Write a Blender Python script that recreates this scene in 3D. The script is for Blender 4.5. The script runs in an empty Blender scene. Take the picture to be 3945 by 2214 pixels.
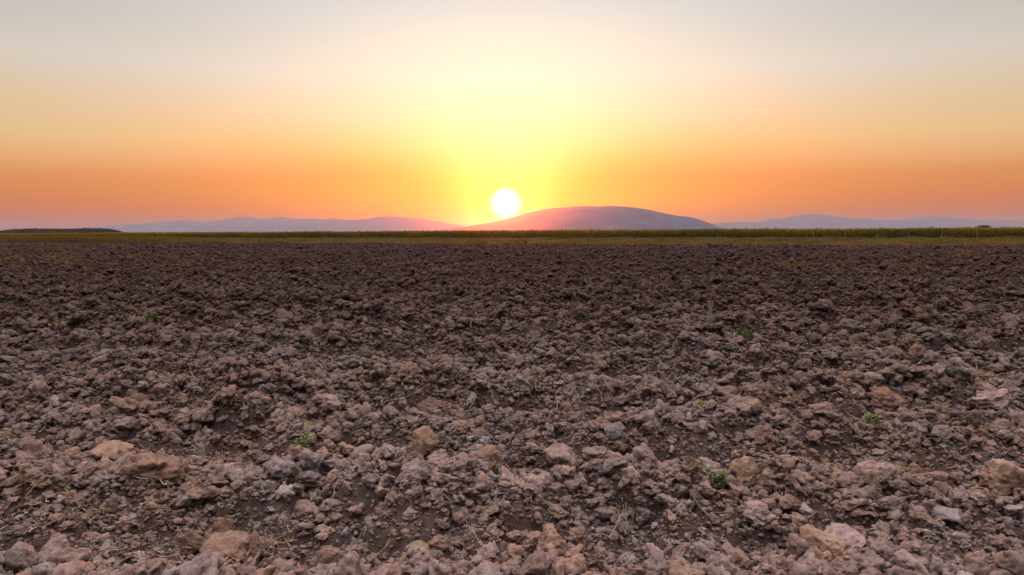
import bpy, bmesh, math, random
import numpy as np
from mathutils import Vector, Matrix, noise as mnoise, Euler

R = math.radians
scene = bpy.context.scene
rnd = random.Random(7)
PW, PH, FOC = 3945.0, 2214.0, 2849.0        # photograph size and focal length in its pixels

# ------------------------------------------------------------------ camera
CAM_H = 1.5
PITCH, ROLL = R(-4.35), R(-0.30)
cam_data = bpy.data.cameras.new('camera')
cam = bpy.data.objects.new('camera', cam_data)
scene.collection.objects.link(cam)
cam_data.sensor_width = 36.0
cam_data.lens = 36.0 * FOC / PW
cam_data.clip_start = 0.05
cam_data.clip_end = 90000
cam_rot = Matrix.Rotation(R(90) + PITCH, 3, 'X') @ Matrix.Rotation(ROLL, 3, 'Z')
cam.matrix_world = Matrix.Translation((0, 0, CAM_H)) @ cam_rot.to_4x4()
scene.camera = cam

def ray(px, py):
    d = cam_rot @ Vector(((px - PW / 2) / FOC, -(py - PH / 2) / FOC, -1.0))
    return d
def at_ground(px, py, z=0.0):
    d = ray(px, py)
    t = (z - CAM_H) / d.z
    return d.x * t, d.y * t
def at_depth(px, py, Y):
    d = ray(px, py)
    t = Y / d.y
    return d.x * t, CAM_H + d.z * t

# ------------------------------------------------------------------ sun, sky, exposure
SUN_EL = 2.15
sd = ray(1949, 784).normalized()
SUN_AZ = math.degrees(math.atan2(sd.x, sd.y))
SUN_EL = math.degrees(math.asin(sd.z))
sun_data = bpy.data.lights.new('sun', 'SUN')
sun_data.energy = 4.5
sun_data.angle = R(0.5)
sun_data.color = (1.0, 0.14, 0.03)
sun = bpy.data.objects.new('sun', sun_data)
scene.collection.objects.link(sun)
sun.rotation_euler = sd.to_track_quat('Z', 'Y').to_euler()

def lin(c):
    return tuple(((v / 255) / 12.92 if v / 255 <= 0.04045 else ((v / 255 + 0.055) / 1.055) ** 2.4) for v in c)

world = bpy.data.worlds.new('World')
scene.world = world
world.use_nodes = True
wt = world.node_tree
wt.nodes.clear()
def wn(t, **k):
    n = wt.nodes.new(t)
    for a, b in k.items():
        setattr(n, a, b)
    return n
def wmath(op, a, b=None, c=None, clamp=False):
    n = wn('ShaderNodeMath', operation=op)
    n.use_clamp = clamp
    for i, v in enumerate((a, b, c)):
        if v is None:
            continue
        if isinstance(v, (int, float)):
            n.inputs[i].default_value = v
        else:
            wt.links.new(v, n.inputs[i])
    return n.outputs[0]
tc = wn('ShaderNodeTexCoord')
sp = wn('ShaderNodeSeparateXYZ')
wt.links.new(tc.outputs['Generated'], sp.inputs[0])
el = wmath('MULTIPLY', wmath('ARCSINE', sp.outputs[2]), 180 / math.pi)
az_raw = wmath('MULTIPLY', wmath('ARCTAN2', sp.outputs[0], sp.outputs[1]), 180 / math.pi)
az = wmath('SUBTRACT', az_raw, SUN_AZ)
E0, E1 = -2.0, 90.0
def epos(e):                     # stretched so that the low sky gets most of the ramp
    return math.sqrt(max(0.0, (e - E0) / (E1 - E0)))
elp = wmath('SQRT', wmath('DIVIDE', wmath('SUBTRACT', el, E0), E1 - E0, clamp=True))
def ramp(stops, fac, interp='LINEAR', raw=False):
    n = wn('ShaderNodeValToRGB')
    n.color_ramp.interpolation = interp
    cr = n.color_ramp
    while len(cr.elements) > 1:
        cr.elements.remove(cr.elements[-1])
    for i, (p, c) in enumerate(stops):
        e = cr.elements[0] if i == 0 else cr.elements.new(p)
        e.position = p
        c = c if raw else lin(c)
        e.color = (c[0], c[1], c[2], 1)
    wt.links.new(fac, n.inputs[0])
    return n.outputs[0]
def mixc(f, a, b, blend='MIX'):
    n = wn('ShaderNodeMix', data_type='RGBA', blend_type=blend)
    if isinstance(f, (int, float)):
        n.inputs[0].default_value = f
    else:
        wt.links.new(f, n.inputs[0])
    wt.links.new(a, n.inputs[6])
    if isinstance(b, tuple):
        n.inputs[7].default_value = (*b, 1)
    else:
        wt.links.new(b, n.inputs[7])
    return n.outputs[2]
side = ramp([(epos(e), c) for e, c in [(-1.5, (126.4, 74.8, 66.9)), (0.7, (148.9, 89.0, 79.9)), (1.24, (187.5, 84.6, 48.4)), (2.39, (196.9, 97.0, 28.6)), (3.91, (200.1, 118.6, 50.9)), (5.04, (209.5, 153.9, 101.4)), (6.55, (208.5, 175.2, 122.6)), (8.77, (203.6, 177.2, 141.5)), (11.67, (194.1, 187.5, 177.1)), (14.14, (182.4, 175.2, 169.6)), (16.61, (177.1, 177.1, 182.4)), (26, (196, 194, 198)), (45, (212, 210, 214)), (89, (226, 224, 228))]], elp)
front = ramp([(epos(e), c) for e, c in [(-1.5, (152.2, 62.5, 22.7)), (0.7, (178.9, 74.8, 28.6)), (1.24, (178.9, 74.8, 28.6)), (2.39, (187.5, 79.9, 28.6)), (3.91, (200.4, 74.8, 28.6)), (5.04, (223.3, 104.6, 48.4)), (6.55, (236.1, 157.6, 104.6)), (8.77, (236.1, 195.7, 167.7)), (11.67, (223.3, 212.2, 203.4)), (14.14, (212.2, 212.2, 206.4)), (16.61, (197.3, 203.4, 207.9)), (26, (206, 205, 208)), (45, (212, 210, 214)), (89, (226, 224, 228))]], elp)
back = ramp([(epos(e), c) for e, c in [
    (-1.5, (80, 70, 72)), (0.5, (88, 78, 84)), (5, (104, 92, 98)), (10, (124, 108, 112)), (20, (144, 134, 140)),
    (40, (190, 184, 190)), (89, (226, 224, 228))]], elp)
w_back = wmath('SMOOTH_MIN', wmath('MULTIPLY', wmath('MAXIMUM', wmath('SUBTRACT', wmath('ABSOLUTE', az), 45.0), 0.0), 1 / 70), 1.0, 0.2)
w_front = wmath('EXPONENT', wmath('MULTIPLY', wmath('POWER', wmath('DIVIDE', az, 23.0), 2.0), -1.0))
skyc = mixc(w_back, side, back)
skyc = mixc(w_front, skyc, front)
up = wn('ShaderNodeMapRange', interpolation_type='SMOOTHSTEP')  # added gain: unseen upper sky brightened beyond dusk to light the ground
wt.links.new(el, up.inputs['Value'])
for k_, v_ in (('From Min', 28.0), ('From Max', 70.0), ('To Min', 1.0), ('To Max', 2.9)):
    up.inputs[k_].default_value = v_
upv = wn('ShaderNodeCombineXYZ')
for k_ in range(3):
    wt.links.new(up.outputs[0], upv.inputs[k_])
skyc = mixc(1.0, skyc, upv.outputs[0], 'MULTIPLY')
# glow round the sun: wide yellow veil, bright ring, white disc
dz = wmath('SUBTRACT', el, SUN_EL)
dup = wmath('MAXIMUM', dz, 0.0)
ddn = wmath('MINIMUM', dz, 0.0)
fan = wmath('ADD', wmath('MULTIPLY', dup, 1.25), 1.5)          # the pale fan widens upwards
veil_h = wmath('EXPONENT', wmath('MULTIPLY', wmath('POWER', wmath('DIVIDE', wmath('ABSOLUTE', az), fan), 1.6), -1.0))
veil_v = wmath('EXPONENT', wmath('MULTIPLY', wmath('ADD', wmath('POWER', wmath('DIVIDE', dup, 9.0), 2.0), wmath('POWER', wmath('DIVIDE', wmath('ABSOLUTE', ddn), 1.6), 2.0)), -1.0))
veil = wmath('MULTIPLY', veil_h, veil_v)
vcol = ramp([(0.05, (255, 238, 105)), (0.16, (255, 242, 150)), (0.33, (255, 246, 205)), (0.75, (250, 242, 226))], wmath('DIVIDE', dup, 14.0))
skyc = mixc(wmath('MULTIPLY', veil, 0.52), skyc, vcol)
rr = wmath('SQRT', wmath('ADD', wmath('POWER', az, 2.0), wmath('POWER', dz, 2.0)))
ring = wmath('EXPONENT', wmath('MULTIPLY', wmath('POWER', wmath('DIVIDE', rr, 1.75), 1.5), -1.0))
skyc = mixc(ring, skyc, (1.08, 0.93, 0.03))
core = wmath('SUBTRACT', 1.0, wmath('DIVIDE', wmath('SUBTRACT', rr, 0.60), 0.75, clamp=True))
core = wmath('POWER', core, 0.8)
skyc = mixc(core, skyc, (1.9, 1.8, 1.5))
nish = wn('ShaderNodeTexSky', sky_type='NISHITA')
nish.sun_disc = False
nish.sun_elevation = R(SUN_EL)
nish.sun_rotation = R(SUN_AZ)
nish.air_density, nish.dust_density, nish.ozone_density = 1.0, 2.0, 1.0
bg1 = wn('ShaderNodeBackground'); bg1.inputs[1].default_value = 1.0
bg2 = wn('ShaderNodeBackground'); bg2.inputs[1].default_value = 0.05
wt.links.new(skyc, bg1.inputs[0]); wt.links.new(nish.outputs[0], bg2.inputs[0])
ad = wn('ShaderNodeAddShader')
wt.links.new(bg1.outputs[0], ad.inputs[0]); wt.links.new(bg2.outputs[0], ad.inputs[1])
wo = wn('ShaderNodeOutputWorld')
wt.links.new(ad.outputs[0], wo.inputs[0])
world.cycles.sampling_method = 'MANUAL'
world.cycles.sample_map_resolution = 1024

scene.view_settings.view_transform = 'Standard'
scene.view_settings.look = 'None'
scene.view_settings.exposure = 0.0
scene.view_settings.gamma = 1.0
scene.cycles.use_denoising = True
scene.cycles.max_bounces = 5
scene.cycles.diffuse_bounces = 0
scene.cycles.volume_bounces = 0
scene.cycles.transparent_max_bounces = 8
scene.cycles.use_adaptive_sampling = False

# ------------------------------------------------------------------ helpers
C = scene.collection
def tag(o, label=None, cat=None, group=None, kind=None):
    if label: o['label'] = label
    if cat: o['category'] = cat
    if group: o['group'] = group
    if kind: o['kind'] = kind
    return o
def empty(name, loc, label, cat, group=None):
    o = bpy.data.objects.new(name, None)
    C.objects.link(o)
    o.location = loc
    o.empty_display_size = 0.1
    return tag(o, label, cat, group)
def mesh_np(name, V, F, mat=None, smooth=False):
    """V (n,3) array, F list/array of quads or tris"""
    me = bpy.data.meshes.new(name)
    V = np.asarray(V, dtype=np.float32)
    F = np.asarray(F, dtype=np.int32)
    k = F.shape[1]
    me.vertices.add(len(V)); me.vertices.foreach_set('co', V.ravel())
    me.loops.add(F.size); me.loops.foreach_set('vertex_index', F.ravel())
    me.polygons.add(len(F))
    me.polygons.foreach_set('loop_start', np.arange(0, F.size, k, dtype=np.int32))
    me.polygons.foreach_set('loop_total', np.full(len(F), k, dtype=np.int32))
    me.polygons.foreach_set('use_smooth', np.full(len(F), smooth, dtype=bool))
    me.update(calc_edges=True)
    if mat: me.materials.append(mat)
    return me
def link(name, me, parent=None, loc=(0, 0, 0), rot=(0, 0, 0), scl=(1, 1, 1)):
    o = bpy.data.objects.new(name, me)
    C.objects.link(o)
    o.parent = parent
    o.location, o.rotation_euler, o.scale = loc, rot, scl
    return o

# vectorised noise -------------------------------------------------
def h2(ix, iy, seed):
    ix = ix.astype(np.int64); iy = iy.astype(np.int64)
    n = (ix * 374761393 + iy * 668265263 + seed * 974711) & 0xFFFFFFFF
    n = ((n ^ (n >> 13)) * 1274126177) & 0xFFFFFFFF
    n = ((n ^ (n >> 16)) * 2246822519) & 0xFFFFFFFF
    n = n ^ (n >> 15)
    return (n & 0xFFFFFF).astype(np.float64) / 0xFFFFFF
def vnoise(x, y, seed=0):
    xi, yi = np.floor(x), np.floor(y)
    fx, fy = x - xi, y - yi
    fx = fx * fx * fx * (fx * (fx * 6 - 15) + 10); fy = fy * fy * fy * (fy * (fy * 6 - 15) + 10)
    a = h2(xi, yi, seed); b = h2(xi + 1, yi, seed); c = h2(xi, yi + 1, seed); d = h2(xi + 1, yi + 1, seed)
    return (a + (b - a) * fx) * (1 - fy) + (c + (d - c) * fx) * fy
def fbm(x, y, seed=0, octs=4):
    s, a, t = 0, 1.0, 0
    for o in range(octs):
        s = s + a * (vnoise(x * 2 ** o, y * 2 ** o, seed + o * 17) - 0.5)
        t += a; a *= 0.5
    return s / t * 2
def lumps(x, y, seed, keep=0.6):
    """field of separate rounded lumps, each cell one with its own size and height"""
    xi, yi = np.floor(x), np.floor(y)
    out = np.zeros_like(x)
    for i in (-1, 0, 1):
        for j in (-1, 0, 1):
            cx, cy = xi + i, yi + j
            px = cx + 0.15 + 0.7 * h2(cx, cy, seed); py = cy + 0.15 + 0.7 * h2(cx, cy, seed + 1)
            s = 0.32 + 0.5 * h2(cx, cy, seed + 2) ** 2
            th = h2(cx, cy, seed + 4) * 3.14
            dx, dy = x - px, y - py
            u = (dx * np.cos(th) + dy * np.sin(th)) / s
            v = (-dx * np.sin(th) + dy * np.cos(th)) / (s * 0.72)
            d2 = u * u + v * v
            on = (h2(cx, cy, seed + 3) < keep)
            out = np.maximum(out, np.where(on, s * np.sqrt(np.maximum(0, 1 - d2 * d2)), 0))
    return out

PER = 1.30
def ground_h(x, y, r=None, fine=True):
    """height of the ploughed soil, furrows run roughly across the view"""
    x = np.asarray(x, dtype=np.float64); y = np.asarray(y, dtype=np.float64)
    wob = 0.36 * (vnoise(x * 0.22 + 9, y * 0.22, 5) - 0.5) + 0.14 * (vnoise(x * 0.9, y * 0.9, 6) - 0.5)
    v = (y + 0.05 * x + wob - 3.86) / PER
    ridge = 0.5 + 0.5 * np.cos(2 * math.pi * v)
    rid = np.floor(v + 0.5)
    amp = 0.175 + 0.06 * h2(rid, rid * 0, 44) + 0.05 * (vnoise(x * 0.45, v, 8) - 0.5)
    h = amp * (ridge ** 1.6) * (0.85 + 0.3 * vnoise(x * 1.4, y * 1.4, 12)) - 0.09
    h = h + 0.05 * fbm(x * 0.8, y * 1.1, 21, 3) + 0.05 * fbm(x * 0.06, y * 0.06, 31, 2)
    if fine:
        q = np.hypot(x, y) if r is None else r
        sx = x + 0.05 * (vnoise(x * 6, y * 6, 71) - 0.5); sy = y + 0.05 * (vnoise(x * 6, y * 6, 72) - 0.5)
        for cell, k, sd, far in ((0.34, 0.45, 101, 400), (0.15, 0.5, 111, 120), (0.075, 0.40, 121, 30), (0.04, 0.4, 131, 14)):
            fade = np.clip((far - q) / (far * 0.4), 0, 1)
            h = h + fade * cell * k * lumps(sx / cell, sy / cell, sd)
        h = h + 0.010 * fbm(x * 22, y * 22, 55, 2) * np.clip((16 - q) / 8, 0, 1)
    return h

def icosphere(sub):
    bm = bmesh.new()
    bmesh.ops.create_icosphere(bm, subdivisions=sub, radius=1.0)
    V = np.array([v.co[:] for v in bm.verts]); F = np.array([[v.index for v in f.verts] for f in bm.faces])
    bm.free()
    return V, F
ICO = {k: icosphere(k) for k in (2, 3, 4, 5)}
def clod_mesh(name, seed, sub, mat, planes=13, sx=1.0, sy=0.85, sz=0.7, rough=1.0, pits=1.0):
    """a broken lump of dry soil: chiselled by random planes, rounded, then roughened and pitted"""
    r = np.random.RandomState(seed)
    V, F = ICO[sub]
    U = V / np.linalg.norm(V, axis=1)[:, None]
    N = r.normal(size=(planes, 3)); N /= np.linalg.norm(N, axis=1)[:, None]
    D = r.uniform(0.62, 1.0, planes)
    dots = U @ N.T
    rad = np.where(dots > 0.05, D[None, :] / np.maximum(dots, 0.05), 9)
    k = 9.0
    rad = -np.log(np.exp(-k * np.minimum(rad, 3)).sum(axis=1) + math.exp(-k * 1.15)) / k
    out = np.empty_like(U)
    off = Vector(r.uniform(-50, 50, 3).tolist())
    det = sub >= 3
    for i in range(len(U)):
        u = Vector(U[i].tolist())
        p = u * rad[i] + off
        d = 0.26 * rough * mnoise.noise(p * 1.5) + 0.13 * rough * mnoise.noise(p * 3.4)
        if det:
            d += 0.07 * rough * mnoise.noise(p * 7.5)
        if sub >= 4:
            d += 0.040 * mnoise.noise(p * 15)
            w = mnoise.noise(p * 5.2 + Vector((9, 3, 1)))
            if w > 0.28: d -= 0.28 * pits * (w - 0.28)
            c = abs(mnoise.noise(p * 2.1 + Vector((4, 7, 2))))
            if c < 0.05: d -= 0.9 * pits * (0.05 - c)
        if sub >= 5:
            d += 0.022 * mnoise.noise(p * 31) + 0.012 * mnoise.noise(p * 60)
        out[i] = u[:] * np.array(rad[i] * (1 + d))
    out *= np.array([sx, sy, sz])
    out /= max(np.abs(out[:, 0]).max(), 1e-6)
    return mesh_np(name, out, F, mat, smooth=True)

# ------------------------------------------------------------------ materials
def new_mat(name):
    m = bpy.data.materials.new(name)
    m.use_nodes = True
    return m, m.node_tree, m.node_tree.nodes['Principled BSDF']
def ramp_node(nt, stops, src, interp='LINEAR'):
    n = nt.nodes.new('ShaderNodeValToRGB')
    cr = n.color_ramp; cr.interpolation = interp
    while len(cr.elements) > 1: cr.elements.remove(cr.elements[-1])
    for i, (p, c) in enumerate(stops):
        e = cr.elements[0] if i == 0 else cr.elements.new(p)
        e.position = p; e.color = (c[0], c[1], c[2], 1)
    nt.links.new(src, n.inputs[0])
    return n.outputs[0]
def noise_node(nt, vec, scale, detail=4, rough=0.55, dist=0.0):
    n = nt.nodes.new('ShaderNodeTexNoise')
    n.inputs['Scale'].default_value = scale; n.inputs['Detail'].default_value = detail
    n.inputs['Roughness'].default_value = rough; n.inputs['Distortion'].default_value = dist
    if vec is not None: nt.links.new(vec, n.inputs['Vector'])
    return n.outputs[0]
def mix_node(nt, f, a, b, blend='MIX'):
    n = nt.nodes.new('ShaderNodeMix'); n.data_type = 'RGBA'; n.blend_type = blend
    if isinstance(f, (int, float)): n.inputs[0].default_value = f
    else: nt.links.new(f, n.inputs[0])
    for i, v in ((6, a), (7, b)):
        if isinstance(v, tuple): n.inputs[i].default_value = (*v, 1)
        else: nt.links.new(v, n.inputs[i])
    return n.outputs[2]
SOIL_DARK, SOIL_MID, SOIL_WARM, SOIL_GREY = (0.110, 0.066, 0.052), (0.262, 0.182, 0.160), (0.35, 0.215, 0.155), (0.315, 0.265, 0.255)
def soil_material(name, per_object, tint=None, tint_f=0.6, bump=1.0):
    m, nt, b = new_mat(name)
    geo = nt.nodes.new('ShaderNodeNewGeometry')
    pos = geo.outputs['Position']
    big = noise_node(nt, pos, 0.55, 3)
    mid = noise_node(nt, pos, 3.5, 4)
    fin = noise_node(nt, pos, 26, 5, 0.65)
    col = ramp_node(nt, [(0.36, SOIL_GREY), (0.50, SOIL_MID), (0.62, SOIL_WARM)], big)
    c2 = ramp_node(nt, [(0.34, SOIL_GREY), (0.47, SOIL_MID), (0.60, SOIL_WARM), (0.72, (0.28, 0.165, 0.125))], mid)
    col = mix_node(nt, 0.55, col, c2)
    if per_object:
        oi = nt.nodes.new('ShaderNodeObjectInfo')
        c3 = ramp_node(nt, [(0.0, SOIL_GREY), (0.25, SOIL_MID), (0.5, (0.265, 0.19, 0.165)), (0.75, SOIL_WARM), (0.93, (0.42, 0.27, 0.19)), (1.0, (0.52, 0.46, 0.44))], oi.outputs['Random'])
        col = mix_node(nt, 0.5, col, c3)
    if tint: col = mix_node(nt, tint_f, col, tint)
    dk = ramp_node(nt, [(0.30, (0.50, 0.47, 0.46)), (0.5, (0.98, 0.98, 0.98)), (0.72, (1.35, 1.33, 1.31))], fin)
    col = mix_node(nt, 1.0, col, dk, 'MULTIPLY')
    # light falloff painted into the soil colour: brighter close by, darker far out
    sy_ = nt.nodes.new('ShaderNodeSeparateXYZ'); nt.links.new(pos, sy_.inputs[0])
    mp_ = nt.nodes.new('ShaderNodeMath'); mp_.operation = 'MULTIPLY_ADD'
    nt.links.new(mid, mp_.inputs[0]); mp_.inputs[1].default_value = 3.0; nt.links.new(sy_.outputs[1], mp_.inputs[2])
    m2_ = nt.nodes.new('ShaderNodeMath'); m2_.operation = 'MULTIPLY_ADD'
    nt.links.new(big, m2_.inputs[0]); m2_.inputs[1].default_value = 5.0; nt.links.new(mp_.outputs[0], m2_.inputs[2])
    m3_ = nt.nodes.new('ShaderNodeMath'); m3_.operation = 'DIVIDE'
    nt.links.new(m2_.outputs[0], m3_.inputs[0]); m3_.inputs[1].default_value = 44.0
    painted_falloff = ramp_node(nt, [(7 / 44, (1.70, 1.58, 1.55)), (9.3 / 44, (1.36, 1.28, 1.26)), (12 / 44, (0.95, 0.89, 0.87)), (18 / 44, (0.52, 0.44, 0.43)), (30 / 44, (0.40, 0.31, 0.30)), (1.0, (0.37, 0.28, 0.27))], m3_.outputs[0])
    col = mix_node(nt, 1.0, col, painted_falloff, 'MULTIPLY')
    nt.links.new(col, b.inputs['Base Color'])
    b.inputs['Roughness'].default_value = 0.85
    b.inputs['Specular IOR Level'].default_value = 0.12
    f2 = noise_node(nt, pos, 90, 6, 0.7)
    add = nt.nodes.new('ShaderNodeMath'); add.operation = 'ADD'
    nt.links.new(fin, add.inputs[0]); nt.links.new(f2, add.inputs[1])
    bp = nt.nodes.new('ShaderNodeBump')
    bp.inputs['Strength'].default_value = 0.9 * bump; bp.inputs['Distance'].default_value = 0.02
    nt.links.new(add.outputs[0], bp.inputs['Height'])
    nt.links.new(bp.outputs[0], b.inputs['Normal'])
    return m
M_SOIL = soil_material('ploughed_soil', False, (0.065, 0.043, 0.038), 0.82)  # dark tint paints shade into the gaps between the clods
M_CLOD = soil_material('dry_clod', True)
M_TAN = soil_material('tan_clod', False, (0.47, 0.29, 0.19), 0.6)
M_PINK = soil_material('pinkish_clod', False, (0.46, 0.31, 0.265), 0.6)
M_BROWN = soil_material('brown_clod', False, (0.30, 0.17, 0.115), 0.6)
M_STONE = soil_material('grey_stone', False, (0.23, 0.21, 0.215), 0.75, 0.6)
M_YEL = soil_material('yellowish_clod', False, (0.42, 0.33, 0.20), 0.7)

def simple_mat(name, c1, c2, scale=8.0, rough=0.8, trans=None, per_object=False):
    m, nt, b = new_mat(name)
    geo = nt.nodes.new('ShaderNodeNewGeometry')
    n = noise_node(nt, geo.outputs['Position'], scale, 3)
    src = n
    if per_object:
        oi = nt.nodes.new('ShaderNodeObjectInfo')
        ad_ = nt.nodes.new('ShaderNodeMath'); ad_.operation = 'MULTIPLY_ADD'
        nt.links.new(oi.outputs['Random'], ad_.inputs[0]); ad_.inputs[1].default_value = 0.4; nt.links.new(n, ad_.inputs[2])
        sb = nt.nodes.new('ShaderNodeMath'); sb.operation = 'SUBTRACT'; nt.links.new(ad_.outputs[0], sb.inputs[0]); sb.inputs[1].default_value = 0.2
        src = sb.outputs[0]
    col = ramp_node(nt, [(0.32, c1), (0.68, c2)], src)
    nt.links.new(col, b.inputs['Base Color'])
    b.inputs['Roughness'].default_value = rough
    b.inputs['Specular IOR Level'].default_value = 0.3
    if trans:
        tr = nt.nodes.new('ShaderNodeBsdfTranslucent'); nt.links.new(col, tr.inputs[0])
        mx = nt.nodes.new('ShaderNodeMixShader'); mx.inputs[0].default_value = trans
        nt.links.new(b.outputs[0], mx.inputs[1]); nt.links.new(tr.outputs[0], mx.inputs[2])
        nt.links.new(mx.outputs[0], nt.nodes['Material Output'].inputs[0])
    return m
M_STRAW = simple_mat('dry_straw', (0.55, 0.42, 0.28), (0.75, 0.64, 0.50), 20, 0.6, 0.15, True)
M_STRAW_OR = simple_mat('orange_straw', (0.55, 0.27, 0.12), (0.72, 0.43, 0.22), 20, 0.6, 0.15, True)
M_WEED = simple_mat('weed_leaf', (0.12, 0.17, 0.04), (0.21, 0.26, 0.07), 25, 0.6, 0.25)
M_WEED_Y = simple_mat('yellow_weed_leaf', (0.28, 0.31, 0.06), (0.42, 0.41, 0.11), 25, 0.6, 0.25)
M_GRASS = simple_mat('dry_grass_blade', (0.15, 0.11, 0.03), (0.28, 0.19, 0.07), 0.15, 0.8, 0.35, True)
M_GREENGR = simple_mat('olive_grass_blade', (0.10, 0.09, 0.012), (0.19, 0.14, 0.02), 0.15, 0.8, 0.35, True)
M_MAIZE = simple_mat('maize_leaf', (0.22, 0.18, 0.012), (0.40, 0.28, 0.02), 0.08, 0.75, 0.45)
M_TASSEL = simple_mat('maize_tassel', (0.40, 0.16, 0.06), (0.52, 0.23, 0.09), 0.4, 0.8, 0.2)
M_POST = simple_mat('weathered_post', (0.085, 0.06, 0.045), (0.16, 0.12, 0.09), 9, 0.85)
M_POST_PALE = simple_mat('pale_post', (0.22, 0.18, 0.14), (0.32, 0.27, 0.22), 9, 0.85)
M_WIRE = simple_mat('rusty_wire', (0.09, 0.05, 0.035), (0.14, 0.09, 0.06), 9, 0.6)
M_BRANCH = simple_mat('dark_branch', (0.02, 0.015, 0.014), (0.045, 0.03, 0.026), 12, 0.9)
M_TREE = simple_mat('far_foliage', (0.030, 0.032, 0.016), (0.060, 0.055, 0.026), 0.05, 0.9, 0.1)
M_BARK = simple_mat('bark', (0.05, 0.04, 0.03), (0.09, 0.07, 0.05), 2, 0.9)
M_HILL = simple_mat('haze_tinted_hillside', (0.050, 0.060, 0.105), (0.090, 0.10, 0.15), 0.004, 0.95)  # blue of the distant haze painted into the hillside colour
M_MOUNT = simple_mat('mountain_side', (0.13, 0.14, 0.20), (0.19, 0.20, 0.26), 0.002, 0.95)  # pale bluish haze cast painted into the ranges' own colour
M_MAST = simple_mat('mast_steel', (0.06, 0.055, 0.055), (0.10, 0.09, 0.09), 0.1, 0.6)

# ground beyond the field: dry verge, tracks, then far fields
def ground_material():
    m, nt, b = new_mat('verge_and_far_fields')
    geo = nt.nodes.new('ShaderNodeNewGeometry')
    n1 = noise_node(nt, geo.outputs['Position'], 0.12, 5)
    n2 = noise_node(nt, geo.outputs['Position'], 2.2, 5)
    c = ramp_node(nt, [(0.35, (0.12, 0.085, 0.040)), (0.5, (0.17, 0.125, 0.055)), (0.65, (0.23, 0.165, 0.085))], n1)
    c2 = ramp_node(nt, [(0.3, (0.6, 0.6, 0.55)), (0.7, (1.2, 1.15, 1.1))], n2)
    nt.links.new(mix_node(nt, 1.0, c, c2, 'MULTIPLY'), b.inputs['Base Color'])
    b.inputs['Roughness'].default_value = 0.95
    b.inputs['Specular IOR Level'].default_value = 0.1
    return m
M_GROUND = ground_material()

# ------------------------------------------------------------------ field and ground
def edge_y(x):  return 77.4 - 0.54 * x        # far edge of the ploughed soil
def crop_y(x):  return 151.6 - 0.57 * x       # near edge of the maize
def fence_y(x): return 101.0 - 0.147 * x

def polar_field():
    a_f = np.radians(np.arange(-48, 48.01, 0.105))
    a = np.concatenate([np.radians(np.arange(-180, -48, 3.0)), a_f, np.radians(np.arange(51, 180, 3.0))])
    nr = 1080
    rr_ = 0.5 * (2.2 / 0.5) ** (np.arange(60) / 60)
    rr_ = np.concatenate([rr_, 2.2 * (150 / 2.2) ** (np.arange(nr) / (nr - 1))])
    A, Rr = np.meshgrid(a, rr_)
    X, Y = Rr * np.sin(A), Rr * np.cos(A)
    Z = ground_h(X, Y, Rr)
    e = edge_y(X) + 3.5 * fbm(X * 0.09, Y * 0.09, 3, 4) + 1.2 * fbm(X * 0.7, Y * 0.7, 4, 2)
    t = np.clip((Y - e) / 2.5, 0, 1)
    Z = Z * (1 - t) - 0.35 * t
    n, k = Rr.shape
    V = np.stack([X, Y, Z], -1).reshape(-1, 3)
    i = np.arange(n - 1)[:, None] * k; j = np.arange(k)[None, :]; j2 = (j + 1) % k
    F = np.stack([i + j, i + j2, i + k + j2, i + k + j], -1).reshape(-1, 4)
    c0 = len(V)
    V = np.vstack([V, [[0, 0, float(Z[0].mean())]]])
    cap = np.array([[c0, (q + 1) % k, q, q] for q in range(0)]).reshape(0, 4)
    # drop faces buried under the verge
    keep = (V[F][:, :, 2].max(axis=1) > -0.33) | (np.hypot(V[F][:, 0, 0], V[F][:, 0, 1]) < 50)
    F = F[keep]
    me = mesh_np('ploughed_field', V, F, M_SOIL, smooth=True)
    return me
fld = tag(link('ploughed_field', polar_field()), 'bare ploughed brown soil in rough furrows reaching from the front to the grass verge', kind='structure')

def verge_ground():
    # rows in distance, geometric, to beyond the mountains; lies under the ploughed soil where that is
    ys = np.concatenate([np.linspace(-1500, 30, 12), np.linspace(35, 260, 226), 260 * (19500 / 260) ** (np.arange(1, 60) / 59)])
    xs = np.concatenate([-np.geomspace(18500, 200, 24), np.linspace(-190, 190, 191), np.geomspace(200, 18500, 24)])
    X, Y = np.meshgrid(xs, ys)
    e = edge_y(X)
    t = np.clip((Y - (e - 9)) / 6.0, 0, 1)
    Z = -0.02 + 0.04 * fbm(X * 0.3, Y * 0.3, 77, 3) + 0.10 * np.clip(fbm(X * 0.05, Y * 0.05, 79, 2), 0, 1)
    Z = np.where(Y < 320, Z, 0.0)
    Z = Z * t - 0.9 * (1 - t)
    n, k = X.shape
    V = np.stack([X, Y, Z], -1).reshape(-1, 3)
    i = np.arange(n - 1)[:, None] * k; j = np.arange(k - 1)[None, :]
    F = np.stack([i + j, i + j + 1, i + k + j + 1, i + k + j], -1).reshape(-1, 4)
    return mesh_np('ground', V, F, M_GROUND, smooth=True)
tag(link('ground', verge_ground()), 'flat dry grassland between the ploughed field and the hills', kind='structure')

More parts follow.
